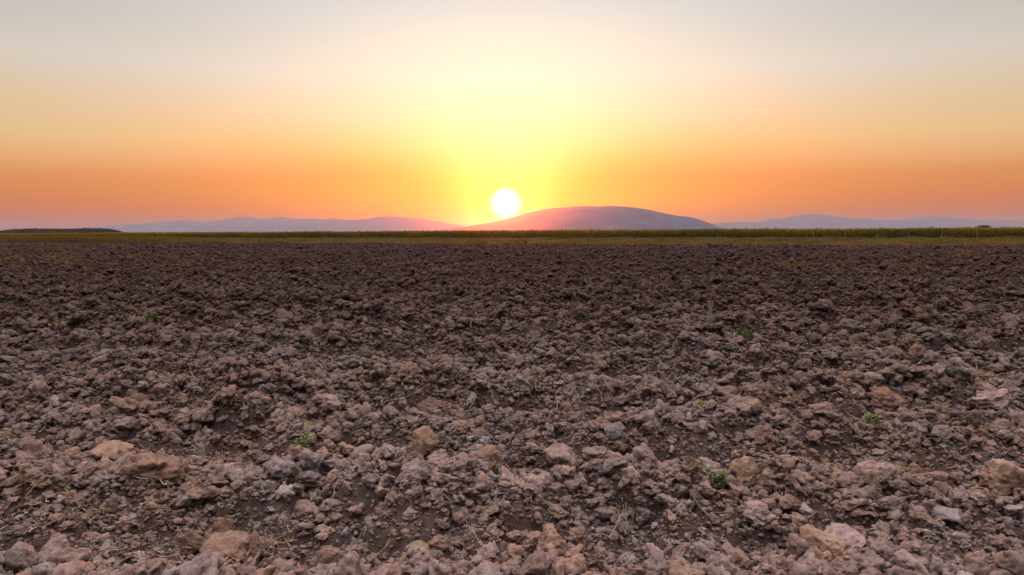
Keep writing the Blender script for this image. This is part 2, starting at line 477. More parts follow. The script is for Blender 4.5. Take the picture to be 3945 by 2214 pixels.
# ------------------------------------------------------------------ hills
def hill(name, prof, D, depth, mat, label, seed, n=260, base=-6.0):
    prof = sorted(prof)
    px = np.array([p[0] for p in prof], float); py = np.array([p[1] for p in prof], float)
    qx = np.linspace(px[0], px[-1], n)
    # smooth interpolation (monotone enough at this sampling)
    qy = np.interp(qx, px, py)
    ker = np.array([1, 1, 2, 1, 1.]) / 6
    qy[2:-2] = np.convolve(qy, ker, 'valid')
    X = np.empty(n); H = np.empty(n)
    for i in range(n):
        X[i], H[i] = at_depth(qx[i], qy[i], D)
    H = np.maximum(H, -2)
    m = 33
    rows = np.linspace(-1, 1, m)
    V = np.empty((m, n, 3))
    for k, t in enumerate(rows):
        s = np.cos(t * math.pi / 2) ** 1.25 if abs(t) < 1 else 0.0
        yy = D + t * depth * (0.35 + 0.65 * np.clip(H / max(H.max(), 1), 0, 1))
        sc = yy / D
        xx = X * (1 + 0.0 * sc)
        nz = fbm(X * 0.0022 + seed, yy * 0.0022, seed, 4) * 0.22 * H * (1 - s) * (abs(t) < 1)
        fine = fbm(X * 0.02, yy * 0.02, seed + 5, 3) * 5.0
        V[k, :, 0] = xx; V[k, :, 1] = yy; V[k, :, 2] = np.where(abs(t) < 1, s * H + nz + fine * s, base)
    F = (np.arange(m - 1)[:, None] * n + np.arange(n - 1)[None, :])
    F = np.stack([F, F + 1, F + n + 1, F + n], -1).reshape(-1, 4)
    return tag(link(name, mesh_np(name, V.reshape(-1, 3), F, mat, True)), label, kind='structure')

main = [(1660, 890), (1719, 882), (1747, 876), (1793, 874), (1821, 870), (1886, 857), (1949, 843.5), (1989, 833), (2035, 819), (2096, 807),
        (2133, 801), (2212, 796), (2259, 792.7), (2305, 796), (2352, 793), (2399, 795.5), (2445, 800), (2492, 807), (2548, 820), (2608, 832),
        (2659, 837), (2692, 849), (2725, 861), (2753, 879), (2775, 892)]
left = [(-900, 893), (-300, 890), (120, 887), (300, 880), (427, 872), (543, 862), (606, 859), (660, 852), (722, 848.5), (776, 853.6), (835, 855), (893, 844.6), (955, 834),
        (997, 842), (1044, 845), (1086, 834), (1113, 842), (1133, 840), (1152, 844.6), (1210, 840), (1238, 846), (1292, 840), (1339, 848),
        (1389, 845), (1420, 844), (1482, 832), (1517, 835), (1537, 833), (1560, 837), (1630, 841), (1657, 848), (1715, 857), (1785, 870), (1840, 884), (1900, 893)]
low = [(380, 899), (470, 889), (560, 890), (680, 884.5), (830, 878.5), (900, 883), (1200, 883), (1400, 886), (1600, 889), (1740, 893)]
right = [(2600, 888), (2680, 876), (2762, 862), (2785, 858), (2864, 855), (2928, 855), (2965, 843.7), (3034, 841), (3062, 832), (3115, 825), (3160, 829), (3208, 837),
         (3265, 844), (3297, 842), (3366, 845), (3468, 847), (3533, 841), (3569, 834), (3622, 838), (3695, 843), (3752, 852), (3813, 854),
         (3861, 849), (3894, 855), (3945, 856), (4150, 862), (4500, 872), (4800, 884)]
HILL_D, MTN_D, LOW_D = 7500.0, 12500.0, 10000.0
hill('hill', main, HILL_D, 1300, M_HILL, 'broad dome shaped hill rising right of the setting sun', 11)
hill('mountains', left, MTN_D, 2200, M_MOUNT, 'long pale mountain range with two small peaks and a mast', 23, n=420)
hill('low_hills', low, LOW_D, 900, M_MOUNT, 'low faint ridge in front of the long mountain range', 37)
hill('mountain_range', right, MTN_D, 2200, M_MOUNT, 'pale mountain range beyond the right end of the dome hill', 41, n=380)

# radio mast on the ridge
def cyl(bm, p0, p1, r0, r1, seg=8):
    p0, p1 = Vector(p0), Vector(p1)
    d = (p1 - p0)
    q = d.to_track_quat('Z', 'Y')
    rings = []
    for p, r in ((p0, r0), (p1, r1)):
        rings.append([bm.verts.new(p + q @ Vector((math.cos(2 * math.pi * k / seg) * r, math.sin(2 * math.pi * k / seg) * r, 0))) for k in range(seg)])
    for k in range(seg):
        bm.faces.new((rings[0][k], rings[0][(k + 1) % seg], rings[1][(k + 1) % seg], rings[1][k]))
    bm.faces.new(list(reversed(rings[0]))); bm.faces.new(rings[1])
def bm_mesh(name, bm, mat, smooth=False):
    me = bpy.data.meshes.new(name)
    bmesh.ops.recalc_face_normals(bm, faces=bm.faces)
    bm.to_mesh(me); bm.free()
    me.materials.append(mat)
    if smooth:
        me.polygons.foreach_set('use_smooth', [True] * len(me.polygons))
    return me
mx_, mz = at_depth(1498, 836, MTN_D)
_, mtop = at_depth(1498, 815, MTN_D)
mast = empty('radio_mast', (mx_, MTN_D, mz - 4), 'thin radio mast standing on top of the distant mountain ridge', 'mast')
Hm = mtop - mz + 4
bm = bmesh.new()
for k in range(3):
    a = k * 2 * math.pi / 3
    cyl(bm, (math.cos(a) * 5, math.sin(a) * 5, 0), (math.cos(a) * 2.2, math.sin(a) * 2.2, Hm * 0.68), 2.0, 1.6, 6)
for q in range(8):
    z0, z1 = Hm * 0.68 * q / 8, Hm * 0.68 * (q + 1) / 8
    f = lambda z: 5 - 2.8 * z / (Hm * 0.68)
    for k in range(3):
        a, b_ = k * 2 * math.pi / 3, (k + 1) * 2 * math.pi / 3
        cyl(bm, (math.cos(a) * f(z0), math.sin(a) * f(z0), z0), (math.cos(b_) * f(z1), math.sin(b_) * f(z1), z1), 0.5, 0.5, 5)
link('lattice_tower', bm_mesh('lattice_tower', bm, M_MAST), mast)
bm = bmesh.new(); cyl(bm, (0, 0, Hm * 0.66), (0, 0, Hm), 3.0, 2.0, 8)
link('antenna', bm_mesh('antenna', bm, M_MAST), mast)

# ------------------------------------------------------------------ instanced ground cover (kind stuff)
def instancer(name, protos, P, ROT, SCL, IDX, label):
    coll = bpy.data.collections.new(name + '_shapes')
    for i, me in enumerate(protos):
        o = bpy.data.objects.new('%s_shape_%02d' % (name, i), me)
        coll.objects.link(o)
    me = bpy.data.meshes.new(name)
    me.vertices.add(len(P)); me.vertices.foreach_set('co', np.asarray(P, np.float32).ravel())
    a = me.attributes.new('rot', 'FLOAT_VECTOR', 'POINT'); a.data.foreach_set('vector', np.asarray(ROT, np.float32).ravel())
    a = me.attributes.new('scl', 'FLOAT_VECTOR', 'POINT'); a.data.foreach_set('vector', np.asarray(SCL, np.float32).ravel())
    a = me.attributes.new('idx', 'INT', 'POINT'); a.data.foreach_set('value', np.asarray(IDX, np.int32))
    me.update()
    ob = link(name, me)
    ng = bpy.data.node_groups.new(name, 'GeometryNodeTree')
    ng.interface.new_socket('Geometry', in_out='INPUT', socket_type='NodeSocketGeometry')
    ng.interface.new_socket('Geometry', in_out='OUTPUT', socket_type='NodeSocketGeometry')
    N = ng.nodes.new
    gi, go = N('NodeGroupInput'), N('NodeGroupOutput')
    iop = N('GeometryNodeInstanceOnPoints'); ci = N('GeometryNodeCollectionInfo')
    ci.inputs['Collection'].default_value = coll
    ci.inputs['Separate Children'].default_value = True
    ci.inputs['Reset Children'].default_value = True
    def attr(nm, t):
        n = N('GeometryNodeInputNamedAttribute'); n.data_type = t; n.inputs[0].default_value = nm
        return next(o for o in n.outputs if o.enabled and o.name == 'Attribute')
    L = ng.links.new
    L(gi.outputs[0], iop.inputs['Points']); L(ci.outputs[0], iop.inputs['Instance'])
    iop.inputs['Pick Instance'].default_value = True
    L(attr('idx', 'INT'), iop.inputs['Instance Index'])
    L(attr('rot', 'FLOAT_VECTOR'), iop.inputs['Rotation'])
    L(attr('scl', 'FLOAT_VECTOR'), iop.inputs['Scale'])
    L(iop.outputs[0], go.inputs[0])
    md = ob.modifiers.new('scatter', 'NODES'); md.node_group = ng
    return tag(ob, label, kind='stuff')

rs = np.random.RandomState(5)
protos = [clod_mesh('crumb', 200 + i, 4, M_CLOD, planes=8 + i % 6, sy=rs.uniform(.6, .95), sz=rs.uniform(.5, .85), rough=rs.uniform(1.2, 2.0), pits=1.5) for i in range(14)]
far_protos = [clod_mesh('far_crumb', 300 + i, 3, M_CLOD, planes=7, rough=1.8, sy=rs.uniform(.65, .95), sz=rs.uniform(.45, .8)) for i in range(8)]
P, Q, S, I = [], [], [], []
zones = [(2.3, 7.5, 70000, 0.0055, 0.016, 1.5, 0), (7.5, 14, 50000, 0.010, 0.026, 1.5, 1),  # r0, r1, count, smallest and largest half width, power
    (2.3, 5.5, 52000, 0.0115, 0.072, 1.9, 0), (5.5, 10, 70000, 0.016, 0.090, 2.0, 0), (10, 20, 80000, 0.024, 0.12, 2.1, 0),
    (20, 42, 70000, 0.034, 0.115, 2.3, 1), (42, 110, 90000, 0.055, 0.15, 2.3, 1)]
for r0, r1, n, s0, s1, pw, far in zones:
    r_ = np.sqrt(rs.uniform(r0 * r0, r1 * r1, n)); a_ = np.radians(rs.uniform(-46, 46, n))
    x, y = r_ * np.sin(a_), r_ * np.cos(a_)
    # clods gather in drifts, more on the ridges
    dens = 0.62 + 0.6 * vnoise(x * 0.9, y * 1.8, 91)
    keep = rs.uniform(size=n) < dens
    keep &= y < edge_y(x) - 1 + 3.5 * fbm(x * 0.09, y * 0.09, 3, 4)
    x, y = x[keep], y[keep]; n = len(x)
    u = rs.uniform(size=n)
    s = (s0 ** (-pw) + u * (s1 ** (-pw) - s0 ** (-pw))) ** (-1 / pw)
    hb_ = ground_h(x, y, fine=False)
    s = s * np.clip(0.92 + 4.0 * hb_, 0.72, 1.3)
    z = ground_h(x, y) + s * rs.uniform(0.0, 0.9, n)
    P.append(np.stack([x, y, z], 1))
    Q.append(np.stack([rs.normal(0, 0.5, n), rs.normal(0, 0.5, n), rs.uniform(0, 6.28, n)], 1))
    S.append(s[:, None] * rs.uniform(0.8, 1.2, (n, 3)))
    I.append(rs.randint(0, 8, n) + 14 if far else rs.randint(0, 14, n))
instancer('soil_crumbs', protos + far_protos, np.vstack(P), np.vstack(Q), np.vstack(S), np.concatenate(I),
          'countless small crumbs and clods of dry brown soil covering the ploughed field')

# ------------------------------------------------------------------ single clods
def on_ground(px, py):
    x, y = at_ground(px, py, 0.0)
    for _ in range(4):
        z = float(ground_h(np.array([x]), np.array([y]))[0])
        z = min(z, 0.16)
        x, y = at_ground(px, py, z)
    return x, y, z
HV = {}
def hv(kind, mat, i):
    key = (kind, mat.name, i)
    if key not in HV:
        sh = {'block': dict(planes=9, sy=0.8, sz=0.85), 'slab': dict(planes=8, sy=0.75, sz=0.45), 'round': dict(planes=22, sy=0.92, sz=0.85, rough=0.55, pits=0.4),
              'lumpy': dict(planes=15, sy=0.85, sz=0.72, rough=1.5), 'long': dict(planes=9, sy=0.45, sz=0.38, rough=1.2), 'shard': dict(planes=6, sy=0.5, sz=0.9)}[kind]
        HV[key] = clod_mesh(kind + '_clod', hash((kind, i)) % 1 + 500 + sum(map(ord, kind)) + i * 31, 5, mat, **sh)
    return HV[key]
T, Pk, B, G, Y_ = M_TAN, M_PINK, M_BROWN, M_STONE, M_YEL
cname = {M_TAN.name: 'tan', M_PINK.name: 'pinkish', M_BROWN.name: 'brown', M_STONE.name: 'grey', M_YEL.name: 'yellowish'}
S15 = 1.5314
# (x, y of its middle and width, height in a 2576 px wide view; shape; material; label)
hero = [
 (1062, 1122, 76, 84, 'block', T, 'large tan clod standing upright, biggest in the middle of the nearer field'),
 (1103, 1157, 56, 48, 'lumpy', Pk, 'cracked clod resting against the foot of the upright tan clod'),
 (1218, 1164, 88, 55, 'slab', B, 'flat topped brown clod between the upright tan clod and the domed one'),
 (1413, 1153, 82, 62, 'round', Pk, 'domed pinkish clod with a crease, below the smooth grey stone'),
 (1505, 1193, 66, 50, 'lumpy', Pk, 'rounded mauve clod just right of and below the creased dome clod'),
 (1545, 1087, 40, 48, 'round', G, 'smooth pale grey egg shaped stone'),
 (1625, 1195, 78, 58, 'lumpy', Pk, 'lumpy clod between the mauve clod and the star shaped pink one'),
 (1784, 1188, 76, 70, 'lumpy', Pk, 'light pink clod with ragged star shaped outline'),
 (1872, 1200, 62, 82, 'shard', T, 'tall cracked clod right beside the ragged light pink one'),
 (1933, 1184, 44, 56, 'shard', T, 'narrow leaning clod at the end of the ragged pink trio'),
 (2095, 1210, 86, 76, 'lumpy', T, 'tan clod left of the deep dark gap, rounded shoulders'),
 (2204, 1212, 112, 86, 'block', Pk, 'very large pink clod left of the deep dark gap, flat front'),
 (2302, 1200, 50, 62, 'shard', T, 'upright tan shard right of the deep dark gap'),
 (2382, 1220, 104, 66, 'slab', B, 'broad brown slab leaning between the tan shard and the huge orange clod'),
 (2540, 1214, 112, 92, 'block', T, 'huge orange tan clod at the right border'),
 (2474, 1262, 70, 32, 'long', Pk, 'long low mauve clod in front of the huge orange clod'),
 (2389, 1297, 66, 30, 'round', G, 'flat grey oval clod in the furrow below the broad slab'),
 (2235, 1012, 76, 46, 'lumpy', B, 'brown clod overhanging a black hollow, near the orange dry grass'),
 (2515, 1015, 104, 50, 'lumpy', Pk, 'wide mauve clod just right of the orange dry grass clump'),
 (1961, 1266, 62, 46, 'block', T, 'tan cube like clod above the small bright green weed patch'),
 (1908, 1304, 82, 56, 'lumpy', Pk, 'craggy clod between the tan cube like clod and the green weed'),
 (2095, 1402, 136, 96, 'slab', T, 'largest slab at the bottom border, tan, sloping up to a point'),
 (2139, 1370, 92, 46, 'lumpy', Pk, 'grey pink mound behind the pointed tan slab'),
 (1845, 1420, 70, 48, 'lumpy', B, 'reddish clod at the bottom border right of the long straw'),
 (1053, 1396, 62, 52, 'round', Y_, 'pale yellow egg shaped clod near the bottom border'),
 (1110, 1372, 60, 50, 'block', B, 'brown clod touching the back of the pale yellow one'),
 (1390, 1392, 82, 74, 'lumpy', T, 'big brown lump near the bottom border, left of a twin pair'),
 (1455, 1362, 58, 52, 'lumpy', B, 'brown knob joined to the right of the big bottom lump'),
 (820, 1416, 78, 84, 'block', B, 'dark reddish angular block at the bottom border'),
 (133, 1402, 62, 78, 'block', Pk, 'pale pink upright block near the bottom left corner'),
 (150, 1284, 70, 68, 'block', T, 'tan block with stained face, second ridge at the far left'),
 (98, 1276, 60, 62, 'block', T, 'tan block next to a black vertical crack at the far left'),
 (28, 1272, 66, 44, 'lumpy', Pk, 'mauve clod left of the black vertical crack'),
 (185, 1196, 74, 46, 'lumpy', Pk, 'light pink clod overhanging a dark hollow on the left'),
 (272, 1150, 110, 58, 'lumpy', T, 'wide tan clod with orange right end, upper left ridge'),
 (508, 1082, 84, 58, 'lumpy', Pk, 'wide pinkish clod beside the peaked brown one'),
 (430, 1068, 48, 54, 'shard', B, 'peaked brown clod next to the wide pinkish one'),
 (318, 1090, 104, 40, 'long', Pk, 'long slab lying aslant on the left, in front of a shadowed gap'),
 (330, 1012, 74, 40, 'shard', Pk, 'pointed pale clod on the left ridge, beyond the aslant slab'),
 (364, 1196, 132, 72, 'lumpy', B, 'very wide earthy mound left of the white straw bundle'),
 (600, 1168, 46, 32, 'round', B, 'rounded brown crumb directly under the white straw bundle'),
 (689, 1256, 54, 50, 'block', Pk, 'smooth mauve block left of centre in the lower furrow'),
 (545, 1398, 150, 60, 'slab', B, 'long tilted brown slab at the bottom border, left of centre'),
 (636, 1388, 54, 74, 'shard', B, 'upright split piece at the right end of the long tilted slab'),
 (476, 1372, 64, 54, 'long', T, 'narrow diagonal orange brown clod left of the long tilted slab'),
 (1200, 1256, 96, 62, 'lumpy', Pk, 'rust topped pink mound above the centre of the bottom ridge'),
 (1284, 1268, 50, 44, 'round', Pk, 'small rounded pink clod right of the rust topped mound'),
 (1343, 1270, 42, 40, 'shard', T, 'small tan pyramid clod between two dark furrow gaps'),
 (1205, 1040, 26, 22, 'block', G, 'small bluish grey stone chip in the furrow'),
 (1132, 1076, 30, 26, 'block', G, 'pale bluish flat stone above the upright tan clod'),
 (1080, 1030, 96, 38, 'long', B, 'long brown ridge clod crossing behind the bluish chip'),
 (877, 1052, 52, 30, 'round', G, 'grey white stone above the dry grass fan'),
 (188, 797, 34, 15, 'block', G, 'bluish stone far off, left of the green weed clump'),
 (378, 886, 32, 22, 'round', G, 'round grey stone in the smooth dark strip'),
 (456, 920, 44, 16, 'slab', G, 'pale blue grey flat stone beyond the left ridge'),
 (688, 890, 30, 24, 'round', G, 'grey stone beside the mid distance straw tuft'),
 (318, 908, 42, 32, 'block', Pk, 'square mauve clod on the row below the round grey stone'),
 (469, 946, 46, 32, 'block', B, 'dark square clod left of the pale reddish one'),
 (349, 918, 42, 30, 'block', Pk, 'reddish clod right of the square mauve one'),
 (237, 913, 50, 22, 'slab', Pk, 'flat grey pink clod at the left end of the far row'),
 (173, 926, 36, 30, 'block', B, 'tilted brown block left of the flat grey pink clod'),
 (626, 950, 42, 28, 'lumpy', Pk, 'mauve clod above the twin crossing straws'),
 (660, 972, 56, 50, 'lumpy', G, 'greyish green clod with straw stem rising behind'),
 (1800, 828, 26, 12, 'round', G, 'grey stone in the mid field beyond the tall straw tuft'),
 (1865, 868, 26, 16, 'round', G, 'small grey stone right of the tall straw tuft'),
 (1955, 882, 30, 22, 'block', Pk, 'grey mauve block left of the straws and green leaves'),
 (2245, 830, 28, 14, 'round', G, 'bluish stone in the mid field on the right'),
 (1400, 938, 34, 18, 'slab', Pk, 'thin mauve slab lying on the far ridge crest'),
 (1255, 950, 40, 24, 'lumpy', Pk, 'grey mauve clod on the far ridge crest left of the thin slab'),
 (1745, 1180, 40, 60, 'shard', B, 'dark brown wedge pressed against the ragged light pink clod'),
]
hero_xy = []
for n_, (cx, cy, w, h_, kind, mat, label) in enumerate(hero):
    px, py = cx * S15, cy * S15
    x, y, z = on_ground(px, py + h_ * S15 * 0.42)
    dist = math.hypot(y, CAM_H - z)
    hw = 0.54 * w * S15 / FOC * dist
    hh = 0.54 * h_ * S15 / FOC * dist
    me = hv(kind, mat, n_ % 3)
    nat = max(abs(v.co.z) for v in list(me.vertices)[::40])
    r2 = random.Random(n_)
    yaw = r2.uniform(-0.5, 0.5) + (math.pi if r2.random() < .5 else 0)
    o = link(('grey_stone' if mat is G else 'soil_clod'), me, None, (x, y + hw * 0.5, z + hh * 0.72), (r2.uniform(-.25, .25), r2.uniform(-.3, .3), yaw),
             (hw * 1.08, hw * 1.08 * r2.uniform(.85, 1.1), max(hh / max(nat, .2), hw * 0.4) * 1.0))
    tag(o, label, 'stone' if mat is G else 'clod', 'single stones in the field' if mat is G else 'large clods of ploughed soil')
    hero_xy.append((x, y + hw * 0.5, hw))
# more single clods, by size, colour and the strip of field they lie in
shapes = [('lumpy', 'lumpy'), ('block', 'blocky'), ('slab', 'flat'), ('round', 'rounded'), ('shard', 'pointed'), ('long', 'elongated')]
mats = [(T, 'tan'), (Pk, 'pinkish'), (B, 'dark brown')]
strips = [(2.9, 3.5, 'on the nearest ridge at the bottom border'), (3.5, 4.4, 'on the second ridge'), (4.4, 5.7, 'on the third ridge'), (5.7, 7.6, 'in the fourth furrow strip'), (7.6, 12.0, 'in the mid distance soil')]
cnt = 0
tries = 0
want = [34, 52, 56, 50, 36]
for si, (y0, y1, where) in enumerate(strips):
    made = 0
    while made < want[si] and tries < 9000:
        tries += 1
        y = rnd.uniform(y0, y1)
        x = rnd.uniform(-0.70, 0.70) * y
        # prefer ridge crests
        hb = float(ground_h(np.array([x]), np.array([y]), fine=False)[0])
        if rnd.random() > 0.25 + 9 * max(0, hb): continue
        hw = rnd.choice([0.035, 0.042, 0.05, 0.058, 0.066, 0.08]) * rnd.uniform(.9, 1.15) * (1 + 0.25 * si / 4)
        if any((x - a) ** 2 + (y - b) ** 2 < (hw + c) ** 2 * 0.8 for a, b, c in hero_xy): continue
        k, kw = rnd.choice(shapes); mt, cw = rnd.choice(mats)
        me = hv(k, mt, rnd.randrange(3))
        z = min(float(ground_h(np.array([x]), np.array([y]))[0]), 0.12)
        o = link('soil_clod', me, None, (x, y, z + hw * 0.12), (rnd.uniform(-.5, .5), rnd.uniform(-.5, .5), rnd.uniform(0, 6.28)), (hw, hw * rnd.uniform(.8, 1.1), hw * rnd.uniform(.8, 1.15)))
        sz = 'fist sized' if hw < 0.056 else 'larger'
        hx = 'left half' if x < 0 else 'right half'
        tag(o, '%s %s %s clod %s, %s' % (sz, kw, cw, where, hx), 'clod', 'large clods of ploughed soil')
        hero_xy.append((x, y, hw))
        made += 1; cnt += 1

# ------------------------------------------------------------------ straw
def stalk(V, F, base, direction, length, r, bend, rr2, seg=4, sides=4):
    d = Vector(direction).normalized()
    side = d.cross(Vector((0, 0, 1)))
    if side.length < 0.05: side = Vector((1, 0, 0))
    side.normalize(); up = side.cross(d)
    bx, by = rr2.uniform(-bend, bend), rr2.uniform(-bend, bend)
    n0 = len(V)
    for k in range(seg + 1):
        t = k / seg
        c = Vector(base) + d * length * t + side * (bx * length * t * t) + up * (by * length * t * t)
        rad = r * (1 - 0.45 * t)
        for s in range(sides):
            a = 2 * math.pi * s / sides
            V.append(tuple(c + side * math.cos(a) * rad + up * math.sin(a) * rad))
    for k in range(seg):
        for s in range(sides):
            a, b_ = n0 + k * sides + s, n0 + k * sides + (s + 1) % sides
            F.append((a, b_, b_ + sides, a + sides))
def straw_mesh(seed, r=0.0024):
    q = random.Random(seed); V, F = [], []
    stalk(V, F, (-0.5, 0, 0), (1, 0, 0), 1.0, r * 8, 0.22, q, seg=6)
    if seed % 3 == 0: stalk(V, F, (0.1, 0.0, 0), (0.8, 0.5, 0.2), 0.35, r * 6, 0.2, q)
    return mesh_np('straw_stalk', V, F, M_STRAW if seed % 4 else M_STRAW_OR)
straws = [straw_mesh(i) for i in range(7)]
def tuft_mesh(seed, n, spread, mat, flat=False, r=0.010, fan=0):
    q = random.Random(seed); V, F = [], []
    for _ in range(n):
        a = q.uniform(0, 6.28); t = q.uniform(0.05, spread)
        if flat:
            d = (math.cos(a), math.sin(a) * .6, q.uniform(0.02, 0.35) if q.random() < .7 else q.uniform(.4, 1.6))
        else:
            d = (math.cos(a) * t + fan, math.sin(a) * t, 1)
        ws = .75 if n > 20 else .25
        stalk(V, F, (q.uniform(-ws, ws), q.uniform(-.2, .2), -0.05), d, q.uniform(.35, 1.0) * (.45 if n > 20 else 1), r, 0.22, q)
    return mesh_np('straw_tuft', V, F, mat)
# tufts of stubble, placed as in the photograph: centre x, base y, width, height
tufts = [
 (510, 1172, 58, 42, 14, 0.9, M_STRAW, -.5, 'bundle of white dry straws leaning over a brown crumb, left of centre'),
 (1084, 935, 30, 30, 9, 0.5, M_STRAW, 0, 'upright orange stubble tuft on the far ridge left of centre'),
 (1783, 848, 24, 34, 9, 0.5, M_STRAW, 0, 'tall pale straw tuft standing in the mid field right of centre'),
 (735, 868, 52, 20, 12, 2.2, M_STRAW_OR, 0, 'spreading orange straw tuft in the smooth strip'),
 (886, 1085, 62, 34, 16, 2.0, M_STRAW_OR, 0, 'orange straw fan left of the upright tan clod'),
 (922, 940, 44, 16, 12, 3.0, M_STRAW_OR, 0, 'low tangle of orange straw left of the upright stubble tuft'),
 (1597, 1108, 26, 20, 8, 0.4, M_STRAW, 0, 'short cut stubble stubs below the smooth grey stone'),
 (2420, 1022, 110, 40, 110, 2.3, M_STRAW_OR, 0, 'big clump of orange dry grass near the right border'),
 (2330, 1020, 40, 22, 12, 2.4, M_STRAW_OR, 0, 'small orange dry grass left of the big orange clump'),
 (2205, 1292, 50, 30, 8, 1.4, M_STRAW, -.8, 'flattened pale straw bundle in the furrow below the large pink clod'),
 (2175, 1130, 34, 28, 8, 0.9, M_STRAW, 0, 'pale straw tuft above the large pink clod'),
 (1885, 1035, 22, 30, 5, 0.5, M_STRAW, -.2, 'looped white straws standing right of centre'),
 (1585, 1360, 66, 70, 9, 0.8, M_STRAW, -.2, 'tall thin straws standing in the bottom furrow'),
 (1520, 1048, 22, 40, 3, 0.4, M_STRAW, 0, 'pair of upright straws above the smooth grey stone'),
 (1125, 812, 10, 12, 4, .6, M_STRAW, 0, 'tiny straw sprig far off in the middle of the field'),
 (600, 724, 90, 10, 26, 3.0, M_STRAW_OR, 0, 'long row of orange stubble far off on the left'),
 (560, 722, 26, 9, 9, 3.0, M_STRAW_OR, 0, 'orange tuft at the left end of the far stubble row'),
 (700, 782, 30, 14, 9, 1.2, M_STRAW_OR, 0, 'orange sprig between the far stubble row and the smooth strip'),
 (130, 818, 46, 14, 9, 2.2, M_STRAW_OR, 0, 'reddish straw by the bluish stone on the left'),
 (635, 866, 60, 12, 10, 1.0, M_STRAW, 0, 'row of white stubs left of the spreading orange tuft'),
 (520, 822, 60, 10, 12, 2.0, M_STRAW_OR, 0, 'dry stalks right of the green weed clump'),
 (1490, 730, 14, 30, 3, .3, M_STRAW, 0, 'single tall stem standing in the distance under the hill'),
 (730, 912, 16, 28, 3, .5, M_STRAW, 0, 'two crossing straws right of the grey stone'),
 (925, 872, 30, 18, 8, 1.0, M_STRAW, 0, 'white stubs in a row left of the upright stubble tuft'),
 (1130, 866, 30, 14, 6, 1.0, M_STRAW, 0, 'scattered white stubs in the dark strip near the middle'),
 (1735, 852, 40, 8, 12, 2.4, M_STRAW_OR, 0, 'low orange straw at the foot of the tall pale tuft'),
 (2090, 878, 20, 24, 5, .5, M_STRAW, .2, 'white straws leaning out of a green weed on the right'),
 (660, 1360, 50, 50, 8, .9, M_STRAW, 0, 'straws sticking out of the soil by the split upright piece'),
 (1180, 1375, 60, 34, 7, 1.6, M_STRAW, 0, 'crossed straws on the bottom ridge near the middle'),
 (1790, 1040, 10, 14, 3, .5, M_STRAW, 0, 'short straw stubs left of the looped white straws'),
 (1745, 900, 30, 16, 5, 1.0, M_STRAW, 0, 'bent straws on bare soil below the tall pale tuft'),
 (2050, 1035, 20, 20, 4, .8, M_STRAW, 0, 'few straws in the soil left of the black hollow'),
]
for n_, (cx, by, w, h_, cnt_, spr, mat, fan, label) in enumerate(tufts):
    x, y, z = on_ground(cx * S15, by * S15)
    z = float(ground_h(np.array([x]), np.array([y]))[0])
    dist = math.hypot(y, CAM_H)
    hw = w * S15 / FOC * dist; hh = h_ * S15 / FOC * dist
    rad = max(0.0022, 0.62 * dist / 740) / max(hh, .02)
    me = tuft_mesh(n_, cnt_, spr, mat, flat=spr >= 2, r=min(rad, .06) * (0.6 if cnt_ > 60 or dist > 15 else 1), fan=fan)
    hh *= 1.25; hw *= 1.1
    tag(link('straw_tuft', me, None, (x, y, z + .075), (0, 0, 0), (hw * (0.55 if spr >= 2 else 0.9 / max(spr, .4) * .6), hw * .5, hh * (1.6 if spr >= 2 else 1.0))), label, 'straw tuft', 'straw tufts in the field')
# single stalks lying about
def reg(x, y):
    a = 'left' if x < -0.22 * y else ('right' if x > 0.22 * y else 'middle')
    return a
hand = [(1730, 1160, 40, -0.5), (650, 1240, 30, .6), (480, 960, 44, -.6), (672, 950, 40, 1.4), (1545, 1360, 44, -1.2), (1140, 1310, 62, -.35),
        (1510, 1218, 62, .35), (1590, 1225, 70, -.5), (1870, 1235, 66, .3), (1755, 1195, 56, -1.4), (1280, 1350, 40, -1.2), (905, 1355, 30, 1.0), (560, 1320, 36, -.8),
        (640, 1330, 26, 1.2), (930, 1118, 40, .1), (1240, 1100, 40, -1.1), (1405, 1040, 40, 1.3), (2480, 1250, 30, .2), (2340, 1385, 40, .1), (1965, 1320, 26, -1.3),
        (2025, 1380, 30, -1.2), (850, 1290, 40, .5), (1000, 1225, 26, 1.0), (590, 1290, 40, -.2), (2265, 1125, 20, .8), (1610, 1070, 60, -.9), (1180, 980, 30, .2), (640, 1300, 20, 1.4)]
spots = [(on_ground(a * S15, b * S15), l * S15 / FOC * math.hypot(on_ground(a * S15, b * S15)[1], 1.5), ang) for a, b, l, ang in hand]
for _ in range(110):
    y = 2.9 + 8.5 * rnd.random() ** 1.3; x = rnd.uniform(-.69, .69) * y
    spots.append(((x, y, 0), rnd.uniform(.06, .16), rnd.uniform(-1.4, 1.4)))
cols = ['pale', 'orange', 'bleached', 'brownish']
for n_, ((x, y, _), L, ang) in enumerate(spots):
    z = float(ground_h(np.array([x]), np.array([y]))[0])
    k = rnd.randrange(7)
    me = straws[k]
    depthwise = rnd.uniform(-.5, .5)
    d = Vector((math.cos(ang), depthwise, abs(math.sin(ang)) * (1 if rnd.random() < 2 else 0)))
    if math.sin(ang) < 0: d.x = -abs(d.x)
    else: d.x = abs(d.x)
    q = d.normalized().to_track_quat('X', 'Z')
    th = max(1.0, y / 4.5) * 0.0030 / 0.0192
    where = next((w_ for a_, b_, w_ in strips if a_ <= y < b_), 'in the mid distance soil')
    lw = 'long' if L > .13 else ('short' if L < .085 else 'thumb length')
    st = 'standing aslant' if abs(d.z) > .7 else 'lying'
    cw = 'orange' if k % 4 == 0 else 'pale'
    tag(link('straw_stalk', me, None, (x, y, z + 0.065 + 0.5 * L * abs(d.normalized().z) * .8), q.to_euler(), (L, th, th)), '%s %s straw %s %s, %s third' % (lw, cw, st, where, reg(x, y)), 'straw', 'single straws in the field')

